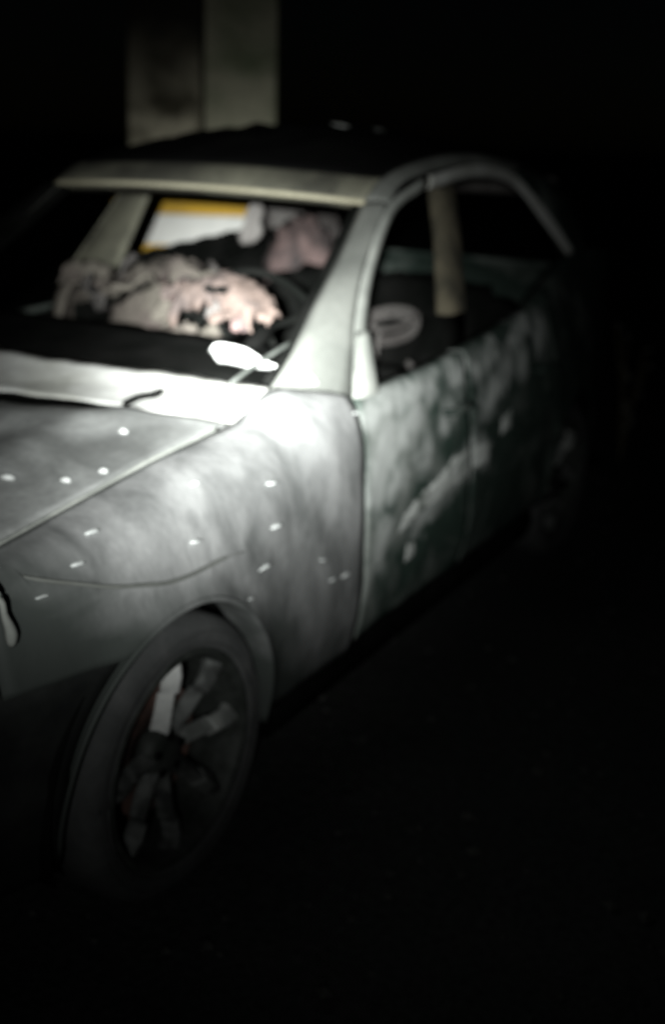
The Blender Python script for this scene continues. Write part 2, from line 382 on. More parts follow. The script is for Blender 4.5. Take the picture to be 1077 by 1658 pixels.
# bonnet: rear edge lifted and buckled, its left rear corner still shut
def hood_rear(y):
    a = abs(y)
    return lin(a, (0, .12, .27, .45, .55, .64), (-.205, -.222, -.265, -.340, -.385, -.415))
def hood():
    P = []
    for i, t in enumerate(np.linspace(0, 1, 46)):
        row = []
        for y in np.linspace(-.633, .633, 60):
            xr = hood_rear(y); xf = 0.74 - 0.16*(y/.63)**2 - .03*(y/.63)**8
            x = xr + (xf-xr)*t
            yt, zt = wing_top(x)
            yy = y*min(1, (yt-.008)/.634) if x > -.42 else y
            a = abs(yy)/max(.3, yt)
            z = zt + 0.045*(1-a**2.2) - 0.006
            z += 0.018*math.exp(-((a-.62)/.09)**2)*(1-t)                          # power crease
            z += 0.010*ns(x*5, y*4)*math.exp(-((x+.05)/.35)**2)*(1-a**6)            # heat buckling
            z -= 0.012*math.exp(-((x-xr)/.06)**2)*(1 if y < .40 else max(0, (.50-y)/.10))
            if t > .9: z -= 0.05*((t-.9)/.1)**2
            row.append((x, yy, z))
        P.append(row)
    return grid('bonnet', P, 'bonnet_paint', CAR, thick=0.006)
HOOD = hood()
for s in (1, -1):
    pth = [(x, s*(wing_top(x)[0]-.006), wing_top(x)[1]+.002) for x in np.linspace(-.36, .60, 40)]
    tube('rolled_edge', pth, 0.0045, 'frame_paint', HOOD, 6)

# cowl between bonnet and windscreen opening
def ws_base(y):
    a = abs(y); return lin(a, (0, .16, .42, .66), (-.482, -.505, -.538, -.552)), lin(a, (0, .42, .66), (.966, .962, .958))
def cowl():
    P = []
    for y in np.linspace(-.645, .645, 60):
        xb, zb = ws_base(y); a = abs(y)
        gap = (0.058+.012*math.sin(y*11)) if y < .34 else (0.058+.012*math.sin(y*11))*max(0, (.46-y)/.12)+.004
        xf = hood_rear(y) - gap
        zf = wing_top(max(-.42, xf))[1] + 0.045*(1-min(1, a/.65)**2.2) - .010
        if y < .42: zf -= .006
        row = []
        for t in np.linspace(0, 1, 10):
            z = zf+(zb-zf)*t + .004*ns(y*9, t*3) - .010*math.sin(math.pi*t)*(1-(a/.65)**4)
            row.append((xf+(xb-xf)*t, y, z))
        row.append((xb-.004, y, zb-.035))
        P.append(row)
    return grid('cowl', P, 'cowl_paint', CAR, thick=0.003)
COWL = cowl()
# bonnet hinge hooked out of the gap
tube('bonnet_hinge', cr([(-.33, .40, .925), (-.335, .435, .944), (-.352, .462, .950), (-.372, .470, .956)], 14), [.008]*10+[.009, .010, .009, .006], 'soot_and_shade', CAR, 8)

# engine bay, dark under the gap
box('engine', (-.36, -.45, .35), (.45, .45, .78), 'soot_and_shade', CAR, 0.05)
grid('bulkhead', [[(-.50, y, .92), (-.47, y, .75), (-.52, y, .45), (-.60, y, .25)] for y in np.linspace(-.68, .68, 12)], 'soot_and_shade', CAR)
grid('scuttle', [[(ws_base(y)[0]+.30, y, .80), (ws_base(y)[0]+.10, y, .85), (ws_base(y)[0]-.03, y, .90)] for y in np.linspace(-.64, .64, 20)], 'soot_and_shade', CAR)

# --------------------------- greenhouse
Wc = [(-.554, .655, .963), (-.663, .639, 1.018), (-.83, .607, 1.123), (-1.009, .575, 1.231), (-1.187, .543, 1.352)]
Dc = [(-.801, .784, .916), (-.867, .736, 1.024), (-.94, .699, 1.105), (-1.06, .656, 1.201), (-1.276, .600, 1.325), (-1.482, .577, 1.377),
      (-1.939, .561, 1.411), (-2.25, .575, 1.382), (-2.441, .633, 1.252), (-2.591, .69, 1.125)]
Ec = [(-.735, .782, .930), (-.795, .740, 1.032), (-.872, .703, 1.113), (-.99, .662, 1.208), (-1.215, .607, 1.345), (-1.40, .582, 1.410),
      (-1.937, .562, 1.452), (-2.25, .578, 1.418), (-2.488, .638, 1.283), (-2.631, .699, 1.146)]
Gc = [(-1.187, .543, 1.352), (-1.27, .545, 1.405), (-1.42, .546, 1.446), (-1.7, .542, 1.478), (-2.0, .54, 1.482), (-2.4, .545, 1.452), (-2.78, .56, 1.37)]
def ribbon(name, A, B, m, parent, s, n=30, bulge=0.012, thick=0.004, k=7, inset=0.0, ease=False):
    A = cr(A, n); B = cr(B, n); P = []
    for i in range(n):
        a, b = A[i], B[i]; row = []
        for t in np.linspace(0, 1, k):
            p = a+(b-a)*t
            d = math.sin(math.pi*t)*bulge*(min(1, .1+i/(.3*n)) if ease else 1) - inset
            row.append((p[0]+d*.25, s*(p[1]+d*.8), p[2]+d*.3))
        P.append(row)
    return grid(name, P, m, parent, thick=thick)
def greenhouse(s):
    a = ribbon('front_pillar', [(-.540, .650, .945)]+Wc[1:], [(-.720, .777, .912)]+[(p[0]+.006, p[1], p[2]+.004) for p in Ec[1:5]], 'pillar_paint' if s > 0 else 'soot_and_shade', CAR, s, 36, 0.020, ease=True)  # far pillar coloured black to stand in for the beam's fall-off
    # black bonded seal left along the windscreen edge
    tube('windscreen_seal', [(p[0]-.020, s*(p[1]-.022), p[2]-.004) for p in cr(Wc, 26)], 0.016, 'soot_and_shade', a, 8)
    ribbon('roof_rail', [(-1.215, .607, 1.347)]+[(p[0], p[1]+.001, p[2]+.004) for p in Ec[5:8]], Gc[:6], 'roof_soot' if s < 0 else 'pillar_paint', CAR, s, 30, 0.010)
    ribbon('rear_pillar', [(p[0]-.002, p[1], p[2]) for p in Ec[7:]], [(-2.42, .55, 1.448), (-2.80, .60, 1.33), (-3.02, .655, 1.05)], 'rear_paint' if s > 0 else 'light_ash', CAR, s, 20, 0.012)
    # centre post, belt to rail
    P = []
    for t in np.linspace(0, 1, 14):
        z = 1.035+(1.40-1.035)*t; y = 1.185-.45*z
        if s > 0: x0 = lin(z, (.92, 1.04, 1.22, 1.39), (-1.36, -1.435, -1.565, -1.66)); wd = .135-.01*t; fl = .04
        else: x0 = lin(z, (.92, 1.06, 1.335, 1.4), (-1.30, -1.39, -1.55, -1.58)); wd = lin(z, (.92, 1.06, 1.335), (.31, .27, .15)); fl = .02
        P.append([(x0+.004, s*(y-fl), z), (x0, s*(y-.012), z), (x0-.02, s*(y+.001), z), (x0-wd+.02, s*(y+.001), z), (x0-wd, s*(y-.012), z), (x0-wd-.004, s*(y-fl), z)])
    cp = grid('centre_pillar', P, 'undercoat' if s < 0 else 'post_ash', CAR, thick=0.004)
    P = []
    for t in np.linspace(0, 1, 8):
        z = .60+.43*t; y = min(.74, 1.185-.45*z); x0 = lin(z, (.6, .92, 1.04), (-1.31, -1.32, -1.382)); wd = .20 if s > 0 else .31
        P.append([(x0, s*(y-.07), z), (x0-.01, s*(y-.012), z), (x0-wd+.01, s*(y-.012), z), (x0-wd, s*(y-.07), z)])
    grid('post_foot', P, 'soot_and_shade' if s > 0 else 'beige_ash', cp, thick=0.004)
for s in (1, -1): greenhouse(s)

# roof: sooty, buckled by the heat
def roof():
    P = []
    g = cr(Gc, 60)
    for p in g[4:]:
        row = []
        for t in np.linspace(-1, 1, 40):
            e = 1-abs(t)**2.4
            fx = min(1, max(0, (-1.24-p[0])/.4))
            z = p[2] + (.020+.045*fx)*e + .020*fx*e*ns(p[0]*3.0+.4, t*4.4+1.0)+.006*fx*e*ns(p[0]*6, t*8)
            row.append((p[0]+.055*(1-t*t)*max(0, 1-(-1.2-p[0])/.5), p[1]*t, z))
        P.append(row)
    return grid('roof', P, 'roof_soot', CAR, thick=0.004)
ROOF = roof()
def header():
    P = []; L = []
    for t in np.linspace(-1, 1, 50):
        e = 1-t*t
        x = -1.187+.055*e; y = .552*t; z = 1.356+.018*e
        P.append([(x-.030, y*.96, z-.028), (x-.004, y, z-.012), (x, y, z), (x-.012, y, z+.014), (x-.05, y*.995, z+.038), (x-.085, y*.99, z+.052), (x-.12, y*.985, z+.063)])
        L.append((x+.004, y*1.0, z-.004))
    o = grid('windscreen_header', P, 'undercoat', CAR, thick=0.004)
    tube('header_lip', L, 0.0085, 'lip_paint', o, 8)
    return o
header()

# --------------------------- doors, quarters
def belt(x): return lin(x, (-2.7, -2.59, -2.05, -1.68, -1.183, -.80, -.70), (1.13, 1.115, .990, .956, .925, .918, .918))
def side_sec(x, top=None):
    zb = top if top else belt(x); yb = 1.1965-.45*zb; w = W(x)
    yb = min(yb, w-.02)
    return cr([(w-.035, .25), (w-.006, .38), (w, .50), (w-.003, .62), (w-.016, .76), (yb+.016, zb-.035), (yb, zb)], 60)
def side_panel(name, x0, x1, s, m, ax=None, low=.27, top=None, dent=0.004):
    P = []
    xs = fan_x(x0, x1, ax, 24) if ax is not None else list(np.linspace(x0, x1, 26))
    for x in xs:
        sec = side_sec(x, top); zb = arch_z(x, ax, low) if ax is not None else low
        i0 = np.interp(zb, sec[:, 1], np.arange(60)); row = []
        for t in np.linspace(i0, 59, 28):
            y = np.interp(t, np.arange(60), sec[:, 0]); z = np.interp(t, np.arange(60), sec[:, 1])
            if ax is not None: y += arch_flare(x, z, ax)
            y += dent*ns(x*7+.5, z*9)
            row.append((x, s*y, z))
        row.append((x, s*(y-.045), z-.004))
        P.append(row)
    return grid(name, P, m, CAR, thick=0.004)
def side_y(x, z):
    sec = side_sec(x); return float(np.interp(z, sec[:, 1], sec[:, 0]))
def strip(name, x0, x1, zf, h, s, m, parent, proud=.014):
    P = []
    for x in np.linspace(x0, x1, 26):
        e = min(1, (x0-x)/.04+.15, (x-x1)/.05+.15); z = zf(x); hh = h(x)*e
        row = []
        for t, pr in ((-1, -.002), (-.9, proud*.8), (-.3, proud), (.4, proud), (.92, proud*.7), (1, -.002)):
            zz = z+hh*t
            row.append((x, s*(side_y(x, zz)+pr+.002*ns(x*20, zz*30)), zz))
        P.append(row)
    return grid(name, P, m, parent, thick=0.002)
DOORS = {}
for s in (1, -1):
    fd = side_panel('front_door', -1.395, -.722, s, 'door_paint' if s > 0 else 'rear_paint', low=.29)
    rd = side_panel('rear_door', -2.18, -1.403, s, 'rear_door_paint' if s > 0 else 'soot_and_shade', ax=BX, low=.29)
    qp = side_panel('quarter_panel', -3.10, -2.187, s, 'rear_paint' if s > 0 else 'soot_and_shade', ax=BX, low=.30)
    DOORS[s] = (fd, rd)
    # upper frames
    f1 = Dc[:5]+[(-1.50, .576, 1.379)]; e1 = Ec[:5]+[(-1.50, .576, 1.416)]
    ribbon('window_frame', f1, e1, 'frame_paint', fd, s, 40, 0.012)
    ribbon('window_frame', [(-1.54, .575, 1.382)]+Dc[6:], [(-1.54, .575, 1.420)]+Ec[6:], 'cowl_paint', rd, s, 40, 0.010)
    # sill and floor edge
    grid('sill', [[(x, s*.80, .285), (x, s*.815, .24), (x, s*.80, .19), (x, s*.70, .17)] for x in np.linspace(-2.08, -.33, 12)], 'soot_and_shade', CAR)
    # handles
    for par, hx in ((fd, -1.28), (rd, -2.05)):
        z = .80; y = side_y(hx, z)
        tube('door_handle', [(hx+.075, s*(y+.004), z), (hx+.06, s*(y+.026), z+.002), (hx, s*(y+.032), z+.004), (hx-.06, s*(y+.026), z+.004), (hx-.075, s*(y+.004), z)], [.010, .012, .013, .012, .010], 'rear_paint', par, 8)
    # inner door skins
    grid('door_card', [[(x, s*(side_y(x, .9)-.075), z) for z in (.32, .5, .7, belt(x)-.01)] for x in np.linspace(-.80, -1.36, 10)], 'soot_and_shade', fd)
    grid('door_card', [[(x, s*(side_y(x, .9)-.075), z) for z in (.36, .5, .7, belt(x)-.01)] for x in np.linspace(-1.43, -2.05, 10)], 'soot_and_shade', rd)
fd, rd = DOORS[1]
def peel(pts, par, m='peel_and_glint', seed=0):
    # patch where the paint has lifted, laid on the door skin, with a ragged edge
    rnd = random.Random(seed); out = []
    for i, (x, z) in enumerate(pts):
        x1, z1 = pts[(i+1) % len(pts)]; n = max(2, int(math.hypot(x1-x, z1-z)/.018))
        for k in range(n):
            t = k/n; out.append((x+(x1-x)*t+rnd.uniform(-.007, .007), z+(z1-z)*t+rnd.uniform(-.007, .007)))
    cx = sum(p[0] for p in out)/len(out); cz = sum(p[1] for p in out)/len(out)
    v = []; f = []; n = len(out); rings = (1, .8, .5, .2)
    for q, k in enumerate(rings):
        for x, z in out:
            x, z = cx+(x-cx)*k, cz+(z-cz)*k
            v.append((x, side_y(x, z)+.004*ns(x*7+.5, z*9)+(.0012 if q == 0 else .005+.003*ns(x*40, z*40)), z))
    for q in range(3):
        for k in range(n): f.append((q*n+k, q*n+(k+1) % n, (q+1)*n+(k+1) % n, (q+1)*n+k))
    f.append(tuple(3*n+k for k in range(n)))
    return mesh('peeled_paint', v, f, m, par)
peel([(-.89, .530), (-.99, .555), (-1.12, .560), (-1.26, .565), (-1.385, .585), (-1.385, .660), (-1.27, .665), (-1.16, .625), (-1.02, .600), (-.93, .575)], fd, seed=1)
peel([(-1.41, .585), (-1.49, .590), (-1.55, .600), (-1.53, .650), (-1.41, .665)], rd, seed=2)
peel([(-.96, .43), (-1.02, .44), (-1.03, .475), (-.97, .485)], fd, seed=3)
peel([(-1.63, .655), (-1.72, .66), (-1.73, .715), (-1.65, .70)], rd, seed=4)
# mirror mount at the foot of the window frame
P = []
for t in np.linspace(0, 1, 12):
    p = np.array((-.775, .792, .925))*(1-t)+np.array((-.835, .735, 1.065))*t
    wd = .055*(1-t)**.7+.012
    P.append([(p[0]+wd, p[1]-.004, p[2]), (p[0]+wd*.8, p[1]+.018, p[2]), (p[0]-wd*.2, p[1]+.024, p[2]), (p[0]-wd*.55, p[1]+.014, p[2]), (p[0]-wd*.6, p[1]-.01, p[2])])
grid('mirror_mount', P, 'frame_paint', fd, thick=.003)

# --------------------------- front end
def bumper(name, m, low, high, front):
    P = []
    if front: half = [(x, W(x)) for x in np.linspace(.385, .70, 16)]+[(.745, .60), (.785, .50), (.82, .36), (.845, .18), (.855, 0)]
    else: half = [(x, W(x)) for x in np.linspace(-2.83, -3.02, 10)]+[(-3.10, .70), (-3.16, .60), (-3.20, .42), (-3.225, .2), (-3.235, 0)]
    pl = half+[(x, -y) for x, y in half[-2::-1]]
    for i, (x, y) in enumerate(pl):
        x0, y0 = pl[max(0, i-1)]; x1, y1 = pl[min(len(pl)-1, i+1)]
        n = np.array((y0-y1, x1-x0)); n = n/np.linalg.norm(n)
        if n[0]*(1 if front else -1)+n[1]*np.sign(y)*.01 < 0 and abs(y) < .55: n = -n
        if abs(y) >= .55 and n[1]*y < 0: n = -n
        row = []
        for q, d in ((0, .05), (.06, .02), (.12, .01), (.3, .0), (.42, -.006), (.5, -.006), (.56, .002), (.7, .003), (.8, .004), (.9, .005), (.97, .006), (1, .03)):
            z = low+(high-low)*q; xx, yy = x, y
            if front and x < .70:             # the side of the bumper starts at the wheel arch
                xs = AX+(ARX-.002)*math.sqrt(max(0, 1-((max(z, AZ)-AZ)/AR)**2)); xx = xs+(.70-xs)*(x-.385)/(.70-.385); yy = math.copysign(W(xx), y)
            row.append((xx-n[0]*d, yy-n[1]*d, z))
        P.append(row)
    return grid(name, P, m, CAR, thick=.005)
bumper('front_bumper', 'black_plastic', .20, .62, True)
bumper('rear_bumper', 'black_plastic', .24, .62, False)
grid('grille', [[(.80-.10*(y/.5)**2, y, .60), (.77-.10*(y/.5)**2, y, .66), (.74-.12*(y/.5)**2, y, .71)] for y in np.linspace(-.46, .46, 20)], 'soot_and_shade', CAR)
for s in (1, -1):
    P = []
    for t in np.linspace(0, 1, 14):
        x = .445+.24*t; w = W(x); yt, zt = wing_top(x)
        P.append([(x, s*(w-.015), .60), (x+.006, s*(w-.010), .66), (x+.004, s*(w-.03), (zt+.66)/2), (x, s*((w+yt)/2-.01), zt-.02), (x-.004, s*yt, zt-.008)])
    hl = grid('headlight', P, 'dull_alloy', CAR, thick=.004)
    # melted rim of the lamp that still stands at the wing edge
    rag = [(.446, s*(W(.446)-.010), .822), (.438, s*(W(.44)+.004), .79), (.436, s*(W(.436)+.006), .765), (.428, s*(W(.43)+.008), .735), (.424, s*(W(.43)+.004), .705)]
    tube('lamp_rim', cr(rag, 16), [.003, .004, .005, .005, .006, .006, .006, .006, .007, .008, .009, .010, .011, .010, .009, .004], 'frame_paint', hl, 7)

# --------------------------- tail
P = []
for t in np.linspace(0, 1, 20):
    row = []
    for y in np.linspace(-1, 1, 20):
        x = lin(t, (0, .45, .6, 1), (-2.80, -3.02, -3.10, -3.18)) - .04*(1-y*y); z = lin(t, (0, .45, .6, 1), (1.36, 1.06, .98, .60))
        row.append((x, y*lin(t, (0, .45, 1), (.55, .64, .66)), z))
    P.append(row)
TG = [r for i, r in enumerate(P) if i >= 9]
grid('tailgate', TG, 'rear_paint', CAR)
for s in (1, -1):
    ribbon('tailgate_frame', [(-2.80, .545, 1.375), (-2.92, .59, 1.21), (-3.03, .635, 1.05)], [(-2.82, .47, 1.385), (-2.94, .50, 1.21), (-3.05, .53, 1.05)], 'grey_ash', CAR, s, 12, .006)
    lumpy('tail_light', (-3.06, s*.685, .90), (.05, .035, .12), 'soot_and_shade', CAR, .06)
grid('tailgate_header', [[(-2.78, y, 1.40), (-2.83, y, 1.37), (-2.83, y, 1.33)] for y in np.linspace(-.55, .55, 12)], 'grey_ash', CAR)

# --------------------------- wheels
TY = [(.238, .085), (.248, .096), (.266, .103), (.290, .100), (.308, .088), (.316, .066), (.318, .03), (.318, -.03), (.316, -.066), (.308, -.088), (.290, -.100), (.266, -.103), (.248, -.096), (.238, -.085)]
def make_wheel(missing=()):
    r = empty('wheel', parent=CAR)
    lathe('tyre', TY, 'tyre_rubber', r, 56)
    for rr, yy in ((.257, .1015), (.284, .1025)):
        v, f = tube_geo([(rr*math.cos(a), yy, rr*math.sin(a)) for a in np.linspace(0, 2*math.pi, 49)], .0022, 5)
        mesh('sidewall_rib', v, f, 'tyre_rubber', r)
    lathe('rim', [(.245, .094), (.240, .100), (.232, .097), (.224, .080), (.216, .03), (.212, -.05), (.232, -.085), (.242, -.088), (.238, -.06), (.222, -.03), (.228, .03), (.238, .075)], 'dull_alloy', r, 56)
    lathe('brake_disc', [(.148, .010), (.150, .002), (.148, -.008), (.05, -.008), (.05, .012)], 'rust', r, 40)
    lathe('wheel_backing', [(.195, -.045), (.195, -.050), (.02, -.055), (.02, -.050)], 'rust', r, 40)
    lathe('hub', [(.001, .062), (.028, .060), (.050, .050), (.064, .034), (.064, .004), (.001, .004)], 'dull_alloy', r, 28)
    for k in range(5):
        a = 2*math.pi*k/5+.3
        lumpy('wheel_bolt', (.042*math.cos(a), .058, .042*math.sin(a)), (.009, .008, .009), 'soot_and_shade', r, 0, nu=8, nv=6)
    for k in range(8):
        if k in missing: continue
        a = R(87-45*k); rows = []
        for rad, hw, yo, th in [(.036, .026, .046, .03), (.100, .021, .056, .026), (.150, .022, .064, .024), (.153, .023, .074, .026), (.190, .025, .081, .028), (.231, .033, .076, .034)]:
            rows.append([(rad*math.cos(a)+u*hw*math.sin(a), y, rad*math.sin(a)-u*hw*math.cos(a)) for u, y in ((-1, yo-th), (-1, yo-.020), (-.12, yo+.006), (.12, yo+.006), (1, yo-.020), (1, yo-th))])
        P = [r_+[r_[0]] for r_ in rows]
        nv = 7; v = [p for r_ in P for p in r_]
        f = [(i*nv+j, (i+1)*nv+j, (i+1)*nv+j+1, i*nv+j+1) for i in range(5) for j in range(6)]
        mesh('spoke', v, f, 'alloy' if k == 0 else 'half_lit_alloy' if k == 6 else 'shaded_alloy', r, smooth=False)  # highlight and shade of the spokes painted in as lighter and darker alloys
    return r
WH = make_wheel(missing=(1,))
def copy_tree(o, parent):
    c = o.copy(); COL.objects.link(c); c.parent = parent
    for ch in o.children: copy_tree(ch, c)
    return c
for x, s, st in ((AX, -1, 8), (BX, 1, 0), (BX, -1, 0)):
    c = copy_tree(WH, CAR); c.scale = (.95, .95, .95); c.location = (x, s*.705, .303)
    c.rotation_euler = (0, R(37 if s > 0 else 160), R(st if s > 0 else 180+st))
WH.scale = (.95, .95, .95); WH.location = (AX-.026, .720, .303); WH.rotation_euler = (0, R(-4), R(0))
tag(WH, 'left front wheel with bare alloy spokes and one spoke gone')

# --------------------------- inside the car
grid('floor_pan', [[(x, y, .24) for y in np.linspace(-.78, .78, 6)] for x in np.linspace(-.55, -3.1, 10)], 'soot_and_shade', CAR)
P = []
for y in np.linspace(-.66, .66, 40):
    xb, zb = ws_base(y); row = [(xb-.006, y, zb-.03)]
    for t in np.linspace(0, 1, 8):
        row.append((xb-.02+(-.93-xb)*t, y, zb-.022+.030*t+.008*ns(y*9, t*4)))
    row += [(-.965, y, .955), (-.96, y, .80), (-.90, y, .55)]
    P.append(row)
DASH = grid('dashboard', P, 'soot_and_shade', CAR, thick=.01)
tag(DASH, 'charred black dashboard')
# ash-covered instrument binnacle, its skirt hanging in melted fingers
P = []
for t in np.linspace(0, 1, 44):
    y = .140+.265*t; e = math.sin(math.pi*min(1, max(0, t)))**.5
    drop = .030+.026*max(0, math.sin(t*19+.6))**1.5*(.5+.5*math.sin(t*7+1))+.02*max(0, math.sin(t*41))
    zt = 1.072+.085*e+.010*ns(y*22, 1)
    row = [(-.99, y, zt-.04)]
    for q in np.linspace(0, 1, 6):
        row.append((-.96+.10*q, y, zt-.012*q+.010*ns(y*26, q*5)))
    for q in np.linspace(.2, 1, 6):
        row.append((-.855+.012*math.sin(q*3), y, zt-.012-(drop+.025*e)*q))
    P.append(row)
BIN = grid('instrument_cowl', P, 'pink_ash', CAR, thick=.008)
tag(BIN, 'pinkish ash-covered instrument cowl with melted drips')
lumpy('instrument_socket', (-.850, .29, 1.124), (.012, .045, .013), 'soot_and_shade', BIN, .2)
# steering wheel
sw = Vector((-1.02, .355, 1.02)); ax_ = Vector((-.86, 0, .50)).normalized(); e1 = Vector((0, 1, 0)); e2 = ax_.cross(e1)
SWP = [sw+.175*(e1*math.cos(a)+e2*math.sin(a)) for a in np.linspace(0, 2*math.pi, 40)]
SW = tube('steering_wheel', SWP, .011, 'soot_and_shade', CAR, 8)
for a in (R(200), R(340), R(90)):
    tube('spoke', [sw+ax_*-.02, sw+.17*(e1*math.cos(a)+e2*math.sin(a))], .010, 'soot_and_shade', SW, 6)
tube('column', [sw+ax_*-.0, sw-ax_*.35], .028, 'soot_and_shade', SW, 8)
# front seats: burnt to ash-coated frames and pads
def seat(y, m, m2, top, s):
    b = lumpy('front_seat', (-1.53, y, .80), (.075, .225, top-.80), m, CAR, .10, 8, 34, 26, 3.4, rot=-.22, jit=.05)
    lumpy('cushion', (-1.27, y, .47), (.27, .24, .08), m2, b, .10, 9, 30, 16, 3.2)
    for dy in (-.20, .20):
        tube('side_tube', cr([(-1.43, y+dy, .45), (-1.50, y+dy, .75), (-1.57, y+dy, top-.03), (-1.585, y+dy*.8, top+.01)], 12), .013, 'grey_ash', b, 6)
    for dy in (-.05, .05) if s > 0 else ():
        tube('headrest_post', [(-1.57, y+dy, top-.02), (-1.60, y+dy, top+.10)], .007, 'grey_ash', b, 6)
    return b
ps = seat(-.40, 'beige_ash', 'grey_ash', 1.09, -1)
ds = seat(.36, 'soot_and_shade', 'soot_and_shade', .84, 1)
tag(ps, 'beige ash-covered front passenger seat'); tag(ds, 'grey burnt driver seat')
# rear bench
rb = lumpy('rear_seat', (-2.42, 0, .72), (.11, .60, .30), 'soot_and_shade', CAR, .10, 9, 40, 24, 3.4, rot=-.2)
lumpy('side_bolster', (-2.56, -.44, .90), (.09, .17, .27), 'dark_pink', rb, .20, 9, 26, 18, jit=.10)
gl = [[(x, -(1.176-.45*z), z) for z in np.linspace(belt(x)-.03, 1.095+.062*(-1.82-x)/.76+.004*math.sin(x*40), 5)] for x in np.linspace(-1.66, -2.56, 24)]
tag(grid('window_glass', gl, 'soot_and_shade', DOORS[-1][1], thick=.004), 'sooted remnant of window glass')
lumpy('cushion', (-2.12, 0, .46), (.28, .60, .09), 'soot_and_shade', rb, .1, 9, 30, 14, 3.2)
# spring ring left of a seat, seen through the driver's window
rg = Vector((-1.83, .33, .925))
for i, (ra, rb_, dz) in enumerate(((.135, .05, 0), (.095, .032, .012), (.125, .046, -.022))):
    tube('seat_spring', [rg+Vector((-ra*math.cos(a), .35*ra*math.cos(a), rb_*math.sin(a)+dz)) for a in np.linspace(0, 2*math.pi, 30)], .011, 'grey_ash', CAR, 7)
rnd = random.Random(11)
def crumple(c, size, m, rot, seed):
    # torn, creased sheet of burnt trim
    r2 = random.Random(seed); n = 9; P = []
    e = Matrix.Rotation(rot[2], 3, 'Z') @ Matrix.Rotation(rot[1], 3, 'Y') @ Matrix.Rotation(rot[0], 3, 'X')
    for i in range(n):
        row = []
        for j in range(n):
            u, w_ = i/(n-1)*2-1, j/(n-1)*2-1; edge = max(abs(u), abs(w_)) > .99
            k = 1+(r2.uniform(-.28, .12) if edge else r2.uniform(-.04, .04))
            h = .42*abs(math.sin(u*2.1+w_*1.5+seed))+.22*abs(math.sin(w_*4.1-u*1.7+seed*2))+r2.uniform(-.06, .06)
            row.append(tuple(Vector(c)+e @ Vector((u*size[0]*k, w_*size[1]*k, h*size[2]))))
        P.append(row)
    o = grid('ash_debris', P, m, CAR, thick=.004)
    return o
for k in range(9):
    t = k/8; y = -.54+.66*t+rnd.uniform(-.03, .03); x = -1.08-.24*rnd.random()-.08*(1-t)
    crumple((x, y, .975+.035*rnd.random()+.10*max(0, -x-1.1)), (rnd.uniform(.05, .12), rnd.uniform(.05, .10), rnd.uniform(.05, .11)), ('beige_ash', 'grey_ash', 'soot_and_shade', 'beige_ash', 'dark_pink')[k % 5], (rnd.uniform(-.5, .5), rnd.uniform(-.2, 1.0), rnd.uniform(-2, 2)), k*1.7)
for k in range(7):
    y = .13+.045*k+rnd.uniform(-.01, .01)
    crumple((-.885-.04*rnd.random(), y, 1.045+.05*rnd.random()), (rnd.uniform(.03, .05), rnd.uniform(.03, .06), rnd.uniform(.03, .06)), ('pink_ash', 'dark_pink', 'pink_ash', 'grey_ash')[k % 4], (rnd.uniform(-.5, .5), rnd.uniform(.2, 1.2), rnd.uniform(-.6, .6)), 40+k*2.3)
# roof lining hanging down in a strip
P = []
for t in np.linspace(0, 1, 16):
    z = 1.43-.30*t; hw = .05-.02*t+.014*math.sin(t*9)+.008*math.sin(t*23)
    P.append([(-1.95-.04*t+.012*math.sin(q*7+t*5), -.24-.12*t+hw*q, z+.012*math.sin(q*9)*t) for q in np.linspace(-1, 1, 7)])
grid('roof_lining', P, 'light_ash', CAR, thick=.004)
# wiper stub across the corner of the opening
tube('wiper_arm', cr([(-.482, .588, .972), (-.56, .605, 1.005), (-.68, .628, 1.045)], 10), .0055, 'dull_alloy', CAR, 7)

# --------------------------- flakes of paint standing off the panels
FL = [(-.328, .807, .020), (-.119, .850, .017), (-.306, .721, .018), (-.254, .646, .019), (-.035, .762, .016), (.169, .825, .018), (-.62, .51, .018), (-.55, .52, .012),
      (.24, .79, .016), (-.50, .585, .010), (-.18, .60, .008), (.33, .76, .012)]
def flake(x, y, z, hw, nrm, par):
    v = []; n = 9
    for k in range(n):
        a = 2*math.pi*k/n; rr = hw*(.75+.5*abs(math.sin(x*91+z*57)))*(1+.4*math.sin(3.1*k+x*40))
        v.append((x+rr*math.cos(a), y+.004+.002*math.sin(a*2), z+rr*.15*math.sin(a)))
    v.append((x, y+.009, z+.001))
    for k in range(n): v.append((v[k][0], y-.002, v[k][2]))
    f = [(k, (k+1) % n, n) for k in range(n)]+[(k, (k+1) % n, n+1+(k+1) % n, n+1+k) for k in range(n)]
    return mesh('paint_flake', v, f, 'flake', par)
for x, z, hw in FL: flake(x, skin_y(x, z), z, hw, None, WING)
dg = bpy.context.evaluated_depsgraph_get()
def drop(o, x, y):           # height of a panel under a point
    hit, p, n, i = o.evaluated_get(dg).ray_cast(Vector((x, y, 3)), Vector((0, 0, -1))); return p.z if hit else None
for x, y, r in ((.125, .478, .013), (.06, .57, .011), (-.015, .60, .010), (-.20, .50, .009), (.0, .25, .007)):
    z = drop(HOOD, x, y)
    if z is None: continue
    v = []; n = 8
    for k in range(n):
        a = 2*math.pi*k/n; rr = r*(1+.3*math.sin(2.7*k+x*60)); px, py = -.48*math.cos(a)*rr+.22*.88*math.sin(a)*rr, .88*math.cos(a)*rr+.22*.48*math.sin(a)*rr
        v.append((x+px, y+py, z+.005+.002*math.sin(2*a)))
    v += [(x, y, z+.010)]+[(p[0], p[1], z-.002) for p in v[:n]]
    mesh('paint_flake', v, [(k, (k+1) % n, n) for k in range(n)]+[(k, (k+1) % n, n+1+(k+1) % n, n+1+k) for k in range(n)], 'dull_flake', HOOD)
v = []
for x, y in ((-1.95, .02), (-1.98, .10), (-2.06, .16), (-2.10, .12), (-2.05, .03), (-2.00, -.04)):
    v.append((x, y, drop(ROOF, x, y)+.004))
